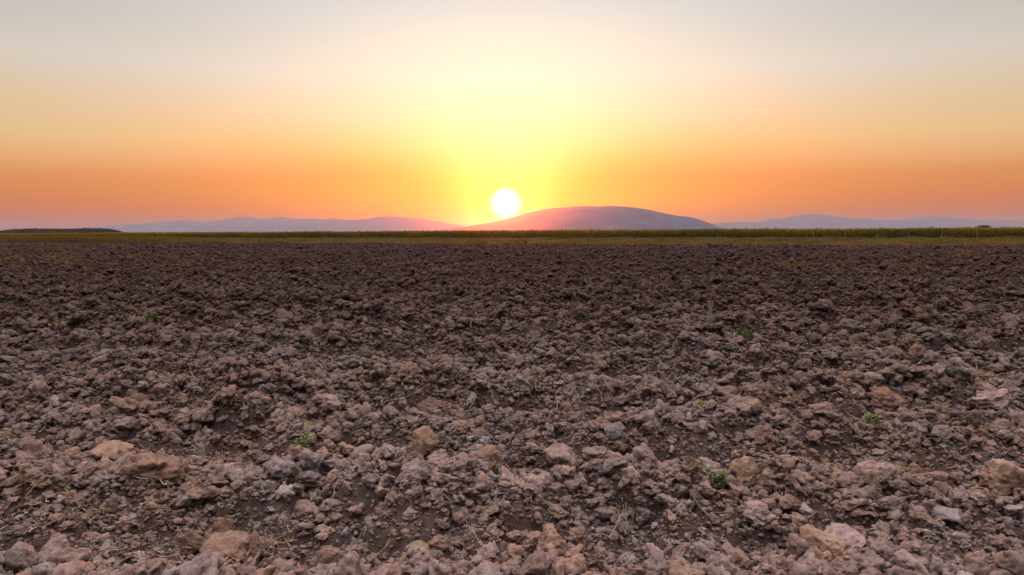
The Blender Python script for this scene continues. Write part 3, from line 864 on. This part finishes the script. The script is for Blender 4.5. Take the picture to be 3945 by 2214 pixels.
# ------------------------------------------------------------------ weeds
def leaf(V, F, base, d, L, W, q):
    d = Vector(d).normalized()
    s = d.cross(Vector((0, 0, 1))); s = s.normalized() if s.length > .05 else Vector((1, 0, 0))
    up = s.cross(d)
    n0 = len(V)
    dr = q.uniform(.1, .5)
    for t, w in ((0, .15), (.3, .9), (.65, .8), (1, .05)):
        c = Vector(base) + d * L * t - Vector((0, 0, 1)) * L * dr * t * t
        V.append(tuple(c - s * W * w * .5 + up * W * .15)); V.append(tuple(c)); V.append(tuple(c + s * W * w * .5 + up * W * .15))
    for k in range(3):
        a = n0 + 3 * k
        F.append((a, a + 1, a + 4, a + 3)); F.append((a + 1, a + 2, a + 5, a + 4))
def weed(px, py, w, h_, label, yellow=False, upright=False, seed=0):
    x, y, z = on_ground(px * S15, py * S15)
    z = float(ground_h(np.array([x]), np.array([y]))[0])
    dist = math.hypot(y, CAM_H); W = 1.15 * w * S15 / FOC * dist; H = 1.35 * h_ * S15 / FOC * dist
    z = max(z, float(ground_h(np.array([x]), np.array([y - .1]))[0])) + .07
    root = empty('weed_plant', (x, y, z), label, 'weed', 'green weeds growing in the ploughed field')
    q = random.Random(seed + 77); SV, SF, LV, LF = [], [], [], []
    ns = max(4, int(w / 4)) if not upright else 4
    for s in range(ns):
        bx = q.uniform(-.5, .5) * W * (0.7 if not upright else .3); bd = q.uniform(-.3, .3) * W
        hh = H * q.uniform(.55, 1.0)
        lean = (q.uniform(-.35, .35), q.uniform(-.3, .3), 1)
        stalk(SV, SF, (bx, bd, -.02), lean, hh, max(.0015, dist * .0004), .15, q)
        nl = 14 if not upright else 26
        for k in range(nl):
            t = q.uniform(.1, 1.0)
            a = q.uniform(0, 6.28)
            ld = Vector(lean).normalized()
            base = Vector((bx, bd, -.02)) + ld * hh * t
            Lf = H * (.38 if not upright else .16) * q.uniform(.5, 1.1)
            leaf(LV, LF, base, (math.cos(a), math.sin(a), q.uniform(.1, .8)), Lf, max(Lf * .5, dist * .0018), q)
    link('stem', mesh_np('stem', SV, SF, M_WEED), root)
    link('leaves', mesh_np('leaves', LV, LF, M_WEED_Y if yellow else M_WEED), root)
weeds = [(372, 818, 66, 24, 'leafy bright green weed clump on the left, widest of the field', 0, 0), (435, 822, 24, 18, 'small green weed right beside the widest clump', 0, 0),
 (285, 776, 30, 14, 'dull green weed beyond the widest clump', 0, 0), (505, 802, 24, 14, 'green sprig right of the widest clump', 0, 0), (910, 822, 16, 20, 'little green seedling left of centre', 0, 0),
 (683, 826, 24, 14, 'yellow green sprig beside a dry orange blade', 1, 0), (757, 1176, 44, 80, 'tall feathery yellow green weed left of the centre', 1, 1), (1585, 850, 36, 20, 'green weed touching an orange clod right of the middle', 0, 0),
 (1875, 893, 40, 18, 'low spreading green weed right of the tall straw tuft', 0, 0), (2085, 890, 36, 24, 'green weed pierced by white straws', 0, 0), (2358, 882, 30, 22, 'olive green weed on a dark clod near the right border', 0, 0),
 (1765, 1030, 44, 34, 'olive weed with thin leaves behind the third ridge', 1, 0), (1808, 1308, 44, 30, 'bright green weed low in the bottom furrow on the right', 0, 0), (1735, 1240, 34, 24, 'dark green weed in the shadow by the ragged pink clod', 0, 0),
 (1050, 800, 14, 10, 'tiny green sprout far off near the middle', 0, 0), (2188, 1150, 40, 20, 'pale green moss like weed left of the large pink clod', 1, 0)]
for i, (a, b, w, h_, lb, ye, up) in enumerate(weeds):
    weed(a, b, w, h_, lb, bool(ye), bool(up), i)

# ------------------------------------------------------------------ grass verge (stuff)
def blades_mesh(name, seed, n, mat, spread=.5, width=.02, lean=.5):
    q = random.Random(seed); V, F = [], []
    for _ in range(n):
        a = q.uniform(0, 6.28); bx, by = q.gauss(0, spread), q.gauss(0, spread)
        L = q.uniform(.5, 1.0); dx, dy = math.cos(a) * q.uniform(0, lean), math.sin(a) * q.uniform(0, lean)
        s = (math.cos(a + 1.57) * width, math.sin(a + 1.57) * width)
        n0 = len(V)
        for t in (0, .5, 1):
            w = 1 - .8 * t
            V.append((bx - s[0] * w + dx * t * t * L, by - s[1] * w + dy * t * t * L, L * t * (1 - .1 * t)))
            V.append((bx + s[0] * w + dx * t * t * L, by + s[1] * w + dy * t * t * L, L * t * (1 - .1 * t)))
        F += [(n0, n0 + 1, n0 + 3, n0 + 2), (n0 + 2, n0 + 3, n0 + 5, n0 + 4)]
    return mesh_np(name, V, F, mat)
gp = [blades_mesh('dry_tuft', i, 40, M_GRASS, .6, .035) for i in range(4)] + [blades_mesh('green_tuft', 20 + i, 40, M_GREENGR, .6, .035) for i in range(4)]
n = 60000
d_ = rs.uniform(55, 230, n); x = d_ * rs.uniform(-.80, .80, n); y = d_.copy()
e = edge_y(x) + 3.5 * fbm(x * 0.09, y * 0.09, 3, 4)
keep = (y > e - 4.5) & (rs.uniform(size=n) < 0.25 + 0.75 * np.clip((y - e + 4) / 4, 0, 1)) & (y < crop_y(x) + 2)
x, y, e = x[keep], y[keep], e[keep]; n = len(x)
rel = (y - e) / np.maximum(crop_y(x) - e, 1)
clump = vnoise(x * .13, y * .13, 61)
leftp = np.clip((-x / y - .38) / .12, 0, 1)                # the taller green patch on the left
h = 0.16 + 0.16 * clump + 0.25 * (vnoise(x * .5, y * .5, 62) > .72) + leftp * (.55 + .5 * clump) * (rel < .6)
green = (rs.uniform(size=n) < (0.35 + 0.5 * leftp + 0.5 * (clump - .5) - .35 * (rel > .75)))
P = np.stack([x, y, -0.03 + 0 * x], 1); ROT = np.stack([0 * x, 0 * x, rs.uniform(0, 6.28, n)], 1)
SC = np.stack([.55 + 0 * x, .55 + 0 * x, h], 1) * rs.uniform(.7, 1.25, (n, 1))
instancer('verge_grass', gp, P, ROT, SC, rs.randint(0, 4, n) + 4 * green, 'strip of dry olive grass between the ploughed field and the maize')
# thin weeds and grass invading the far part of the field, thicker at both sides
n = 60000
d_ = 24 * (100 / 24) ** rs.uniform(0, 1, n); x = d_ * rs.uniform(-.72, .72, n); y = d_
e = edge_y(x)
sidew = np.clip((np.abs(x / y) - .30) / .35, 0, 1)
band = np.exp(-((y - (e - 13)) / 2.6) ** 2) * (vnoise(x * .22, y * .3, 63) > .5)
near_e = np.clip((y - e + 12) / 12, 0, 1)
dens = (0.04 + .9 * sidew ** 1.2 * np.clip((y - 22) / 25, 0.15, 1) + .8 * band + .75 * near_e) * (vnoise(x * .9, y * .5, 64) > .42)
keep = (rs.uniform(size=n) < dens) & (y < e)
x, y = x[keep], y[keep]; n = len(x)
z = ground_h(x, y, fine=False)
P = np.stack([x, y, z], 1); ROT = np.stack([0 * x, 0 * x, rs.uniform(0, 6.28, n)], 1)
SC = np.stack([.26 + 0 * x, .26 + 0 * x, .09 + .12 * vnoise(x * .6, y * .6, 65)], 1) * rs.uniform(.6, 1.4, (n, 1))
instancer('field_grass', gp, P, ROT, SC, rs.randint(0, 4, n) + 4 * (rs.uniform(size=n) < .6), 'thin low grass coming up in the far ploughed soil')
# broken straw bits strewn over the middle distance
sp_protos = [tuft_mesh(900 + i, 3, 2.4, M_STRAW if i % 2 else M_STRAW_OR, flat=True, r=.055) for i in range(5)]
n = 11000
d_ = 3 * (45 / 3) ** rs.uniform(0, 1, n); x = d_ * rs.uniform(-.72, .72, n); y = d_
keep = vnoise(x * .5, y * .5, 66) > .5
x, y = x[keep], y[keep]; n = len(x)
z = ground_h(x, y) + .055
sc = rs.uniform(.03, .08, n) * np.clip(y / 9, .7, 1.5)
instancer('straw_bits', sp_protos, np.stack([x, y, z], 1), np.stack([0 * x, 0 * x, rs.uniform(0, 6.28, n)], 1), np.stack([sc, sc, sc], 1), rs.randint(0, 5, n), 'tiny broken straw bits strewn over the soil')

# ------------------------------------------------------------------ maize field (stuff)
def maize_mesh(seed):
    q = random.Random(seed); V, F = [], []
    H = 1.0
    stalk(V, F, (0, 0, 0), (q.uniform(-.04, .04), q.uniform(-.04, .04), 1), H * .93, .012, .03, q, seg=3)
    for k in range(13):
        z = .10 + .78 * k / 12; a = q.uniform(0, 6.28)
        L = q.uniform(.26, .42); W = .045
        s = Vector((-math.sin(a), math.cos(a), 0)); n0 = len(V)
        for t, zz, w in ((0, 0, .7), (.35, .16, 1), (.7, .17, .8), (1, .03, .1)):
            c = Vector((math.cos(a) * L * t, math.sin(a) * L * t, z + zz * L / .3))
            V.append(tuple(c - s * W * w)); V.append(tuple(c + s * W * w))
        for j in range(3):
            b_ = n0 + 2 * j
            F.append((b_, b_ + 1, b_ + 3, b_ + 2))
    nF = len(F)
    for k in range(5):
        a = q.uniform(0, 6.28)
        stalk(V, F, (0, 0, .90), (math.cos(a) * .35, math.sin(a) * .35, 1), q.uniform(.08, .17), .014, .3, q, seg=2)
    me = mesh_np('maize_plant', V, F, M_MAIZE)
    me.materials.append(M_TASSEL)
    idx = np.zeros(len(F), np.int32); idx[nF:] = 1
    me.polygons.foreach_set('material_index', idx)
    return me
mp = [maize_mesh(i) for i in range(8)]
pts = []
for row in range(16):
    off = row * .72
    xs_ = np.arange(-230, 130, .26) + rs.uniform(-.08, .08, 1385)[:len(np.arange(-230, 130, .26))]
    ys_ = crop_y(xs_) + off + rs.uniform(-.12, .12, len(xs_)) + 1.2 * fbm(xs_ * .05, xs_ * 0 + 3, 83, 2)
    k = (np.abs(xs_) < .82 * ys_) & (ys_ > 50)
    pts.append(np.stack([xs_[k], ys_[k]], 1))
# scattered rows deeper in, so the top edge stays uneven
for row in range(16):
    xs_ = np.arange(-260, 200, .9) + rs.uniform(-.3, .3)
    ys_ = crop_y(xs_) + 12 + row * 4.0 + rs.uniform(-1, 1, len(xs_))
    k = (np.abs(xs_) < .82 * ys_) & (ys_ > 50)
    pts.append(np.stack([xs_[k], ys_[k]], 1))
pts = np.vstack(pts); n = len(pts)
hh = 1.53 + .16 * (vnoise(pts[:, 0] * .08, pts[:, 1] * .08, 84) - .5) + rs.normal(0, .055, n) + (rs.uniform(size=n) < .06) * rs.uniform(.06, .28, n)
instancer('maize_field', mp, np.column_stack([pts, np.full(n, -.05)]), np.stack([0 * hh, 0 * hh, rs.uniform(0, 6.28, n)], 1), np.stack([1.3 + 0 * hh, 1.3 + 0 * hh, hh], 1),
          rs.randint(0, 8, n), 'dense green band of maize with reddish tassels along the horizon')

# ------------------------------------------------------------------ wire fence
fence = empty('wire_fence', (0, 101, 0), 'old wire fence of thin uneven posts standing in the verge before the maize', 'fence')
post_px = [(540, 905, 0), (850, 901, 0), (876, 897, 0), (947, 900, .1), (961, 903, 0), (1022, 901, 0), (1055, 901, 0), (1098, 899, 0), (1174, 896, 0), (1235, 911, 0), (1330, 896, .05), (1412, 895, 0),
           (1490, 898, 0), (1517, 901, 0), (1577, 900, 0), (1613, 898, 0), (1652, 900, 0), (1717, 896, 0), (1735, 897, 0), (1814, 897, 0), (1905, 900, 0), (2000, 900, 0), (2125, 902, 0), (2225, 896, 0), (2270, 902, 0),
           (2333, 902, 0), (2444, 900, 0), (2555, 897, 0), (2670, 896, 0), (2787, 895, 0), (2890, 896, 0), (3015, 899, 0), (3106, 896, 0), (3134, 894, 0), (3256, 898, 0), (3380, 899, 0), (3502, 895, 0), (3629, 893, 0), (3766, 894, 0)]
tops = []
for i, (px, top, lean) in enumerate(post_px):
    rx, rz = at_depth(px, top, 100.0)
    sl = rx / 100.0
    Yp = 101.0 / (1 + .147 * sl); X = sl * Yp
    Zt = at_depth(px, top, Yp)[1]
    Zt = max(Zt, .7)
    q = random.Random(i)
    w = q.choice([.035, .045, .055]) * 1.1
    bm = bmesh.new()
    lx = q.uniform(-.06, .06) + lean
    z_prev = Vector((X, Yp, -.15)); r_prev = w * 1.1
    for s in range(1, 5):
        t = s / 4
        p = Vector((X + lx * t + q.uniform(-.015, .015), Yp + q.uniform(-.01, .01), -.15 + (Zt + .15) * t))
        cyl(bm, z_prev, p, r_prev, w * (1.1 - .25 * t), 7)
        z_prev, r_prev = p, w * (1.1 - .25 * t)
    cyl(bm, z_prev, z_prev + Vector((0, 0, .03)), r_prev, r_prev * .5, 7)
    pale = px > 2950
    o = link('fence_post', bm_mesh('fence_post', bm, M_POST_PALE if pale else M_POST), fence)
    o.matrix_parent_inverse = Matrix.Translation((0, -101, 0))
    tops.append((X, Yp, Zt, lx))
def brace(px0, py0, px1, py1, r=.045):
    def pt(px, py):
        s = at_depth(px, py, 100)[0] / 100
        Yp = 101.0 / (1 + .147 * s) - .12
        return (s * Yp, Yp, max(at_depth(px, py, Yp)[1], -.1))
    bm = bmesh.new(); cyl(bm, pt(px0, py0), pt(px1, py1), r, r * .8, 7)
    o = link('brace', bm_mesh('brace', bm, M_POST), fence); o.matrix_parent_inverse = Matrix.Translation((0, -101, 0))
for b4 in ((1126, 930, 1144, 913), (1168, 928, 1150, 913), (1144, 913, 1151, 913), (1238, 918, 1256, 903), (1256, 903, 1254, 895), (1697, 927, 1714, 912), (518, 928, 532, 912), (532, 912, 546, 926), (3402, 912, 3413, 898)):
    brace(*b4)
for lev in (.35, .72, 1.0):
    bm = bmesh.new()
    ts = sorted(tops)
    for a, b_ in zip(ts[:-1], ts[1:]):
        z0, z1 = min(lev, a[2] - .05), min(lev, b_[2] - .05)
        m_ = ((a[0] + b_[0]) / 2, (a[1] + b_[1]) / 2 - .05, (z0 + z1) / 2 - .05)
        cyl(bm, (a[0], a[1] - .05, z0), m_, .004, .004, 4); cyl(bm, m_, (b_[0], b_[1] - .05, z1), .004, .004, 4)
    o = link('wire', bm_mesh('wire', bm, M_WIRE), fence); o.matrix_parent_inverse = Matrix.Translation((0, -101, 0))

# ------------------------------------------------------------------ dark branch on the field
bx, by = at_ground(2345, 975, .05)
br = empty('dead_branch', (bx, by, float(ground_h(np.array([bx]), np.array([by]), fine=False)[0]) + .12), 'crooked dark branch lying alone on the far ploughed soil', 'branch')
bm = bmesh.new()
pth = [(-.50, 0, -.02), (-.30, 0, .03), (-.10, .02, .05), (.08, 0, .10), (.25, .02, .11), (.38, .03, .05), (.50, .02, -.02)]
rads = [.018, .03, .045, .06, .065, .04, .02]
for k in range(6):
    cyl(bm, pth[k], pth[k + 1], rads[k], rads[k + 1], 8)
link('main_limb', bm_mesh('main_limb', bm, M_BRANCH, True), br)
bm = bmesh.new()
cyl(bm, (-.10, .02, .05), (-.22, .05, .14), .02, .012, 6); cyl(bm, (-.22, .05, .14), (-.26, .05, .20), .012, .006, 6); cyl(bm, (.25, .02, .11), (.36, -.04, .17), .025, .012, 6)
link('twigs', bm_mesh('twigs', bm, M_BRANCH, True), br)

# ------------------------------------------------------------------ far trees
def crown_blob(V, F, c, rx, ry, rz, n, leaf_s, q):
    for _ in range(n):
        u = Vector((q.gauss(0, 1), q.gauss(0, 1), q.gauss(0, 1))).normalized() * (q.random() ** .33)
        p = Vector(c) + Vector((u.x * rx, u.y * ry, u.z * rz))
        a = Vector((q.gauss(0, 1), q.gauss(0, 1), q.gauss(0, 1))).normalized(); b_ = a.cross(Vector((q.gauss(0, 1), q.gauss(0, 1), q.gauss(0, 1)))).normalized()
        s = leaf_s * q.uniform(.5, 1.3); n0 = len(V)
        V += [tuple(p - a * s), tuple(p - b_ * s * .7), tuple(p + a * s), tuple(p + b_ * s * .7)]
        F.append((n0, n0 + 1, n0 + 2, n0 + 3))
# the wood on the left
q = random.Random(3); V, F = [], []
WD = 1500.0
prof = [(10, 888), (35, 884), (70, 882), (130, 880), (180, 881), (260, 881), (340, 878.5), (420, 881), (440, 884), (480, 896), (495, 900)]
pxs = [p[0] for p in prof]; pys = [p[1] for p in prof]
for k in range(230):
    px = -260 + 752 * (k + q.random()) / 230
    top = at_depth(px, float(np.interp(px, pxs, pys)) + q.uniform(-1.2, 1.6), WD)[1]
    for dpt in (0, 30, 70):
        Yd = WD + dpt + q.uniform(-12, 12); x_ = at_depth(px, 880, Yd)[0]; tt = max(3.0, top * (1 + dpt / WD * .2))
        rr3 = q.uniform(3.0, 5.5)
        crown_blob(V, F, (x_, Yd, tt - rr3 * .75), rr3, rr3, rr3 * .8, 90, 1.1, q)
        crown_blob(V, F, (x_, Yd, tt * .4), rr3 * 1.2, rr3, tt * .42, 70, 1.6, q)
tag(link('woodland', mesh_np('woodland', V, F, M_TREE)), 'low dark purple wood on the horizon at the far left', kind='stuff')
def far_tree(name, px, top, w, D, label, flat=True, seed=0, cat='tree'):
    q = random.Random(seed)
    x_, zt = at_depth(px, top, D)
    W = w / FOC * D
    root = empty(name, (x_, D, 0), label, cat)
    bm = bmesh.new()
    th = zt * .55
    cyl(bm, (0, 0, -.2), (W * .02, 0, th), W * .022, W * .014, 8)
    for k in range(5):
        a = k * 1.3 + q.random(); cyl(bm, (W * .02, 0, th * q.uniform(.6, 1)), (math.cos(a) * W * .3, math.sin(a) * W * .3, zt * q.uniform(.7, .86)), W * .011, W * .004, 6)
    link('trunk', bm_mesh('trunk', bm, M_BARK), root)
    V, F = [], []
    for k in range(16):
        a = q.uniform(0, 6.28); rr_ = W * .42 * math.sqrt(q.random())
        hz = zt * (.98 - .35 * (rr_ / (W * .42)) ** 2 * q.uniform(.4, 1)) - W * .06
        crown_blob(V, F, (math.cos(a) * rr_, math.sin(a) * rr_, hz), W * .13, W * .13, W * .055 if flat else W * .12, 110, W * .018, q)
    link('crown', mesh_np('crown', V, F, M_TREE), root)
far_tree('spreading_tree', 3790, 866, 70, 560, 'wide flat topped tree showing above the maize near the right border', True, 5)
far_tree('small_tree', 3868, 872, 14, 560, 'tiny rounded tree just right of the flat topped tree', False, 6)
far_tree('small_tree', 3888, 874, 12, 600, 'lowest rounded tree, farthest right of the three above the maize', False, 8)
far_tree('round_bush', 592, 892, 14, 700, 'tiny lone bush on the horizon between the wood and the low ridge', False, 7, 'bush')

# ------------------------------------------------------------------ haze
m = bpy.data.materials.new('haze'); m.use_nodes = True
nt = m.node_tree; nt.nodes.clear()
pv = nt.nodes.new('ShaderNodeVolumePrincipled')          # fine haze, scatters every way
pv.inputs['Color'].default_value = (0.70, 0.73, 0.80, 1)
pv.inputs['Density'].default_value = 0.000048
pv.inputs['Anisotropy'].default_value = 0.0
pd = nt.nodes.new('ShaderNodeVolumePrincipled')          # coarse dust, scatters forward: the glow near the sun
pd.inputs['Color'].default_value = (1.0, 0.95, 0.9, 1)
pd.inputs['Density'].default_value = 0.000006
pd.inputs['Anisotropy'].default_value = 0.93
av = nt.nodes.new('ShaderNodeAddShader')
nt.links.new(pv.outputs[0], av.inputs[0]); nt.links.new(pd.outputs[0], av.inputs[1])
mo = nt.nodes.new('ShaderNodeOutputMaterial'); nt.links.new(av.outputs[0], mo.inputs['Volume'])
bm = bmesh.new(); bmesh.ops.create_cube(bm, size=1.0)
for v in bm.verts:
    v.co = (v.co.x * 38000, 9000 + v.co.y * 22000, -7.5 + (v.co.z + .5) * 297.5)
me = bm_mesh('haze', bm, m)
tag(link('haze', me), 'thin evening haze hanging over the plain', kind='stuff')
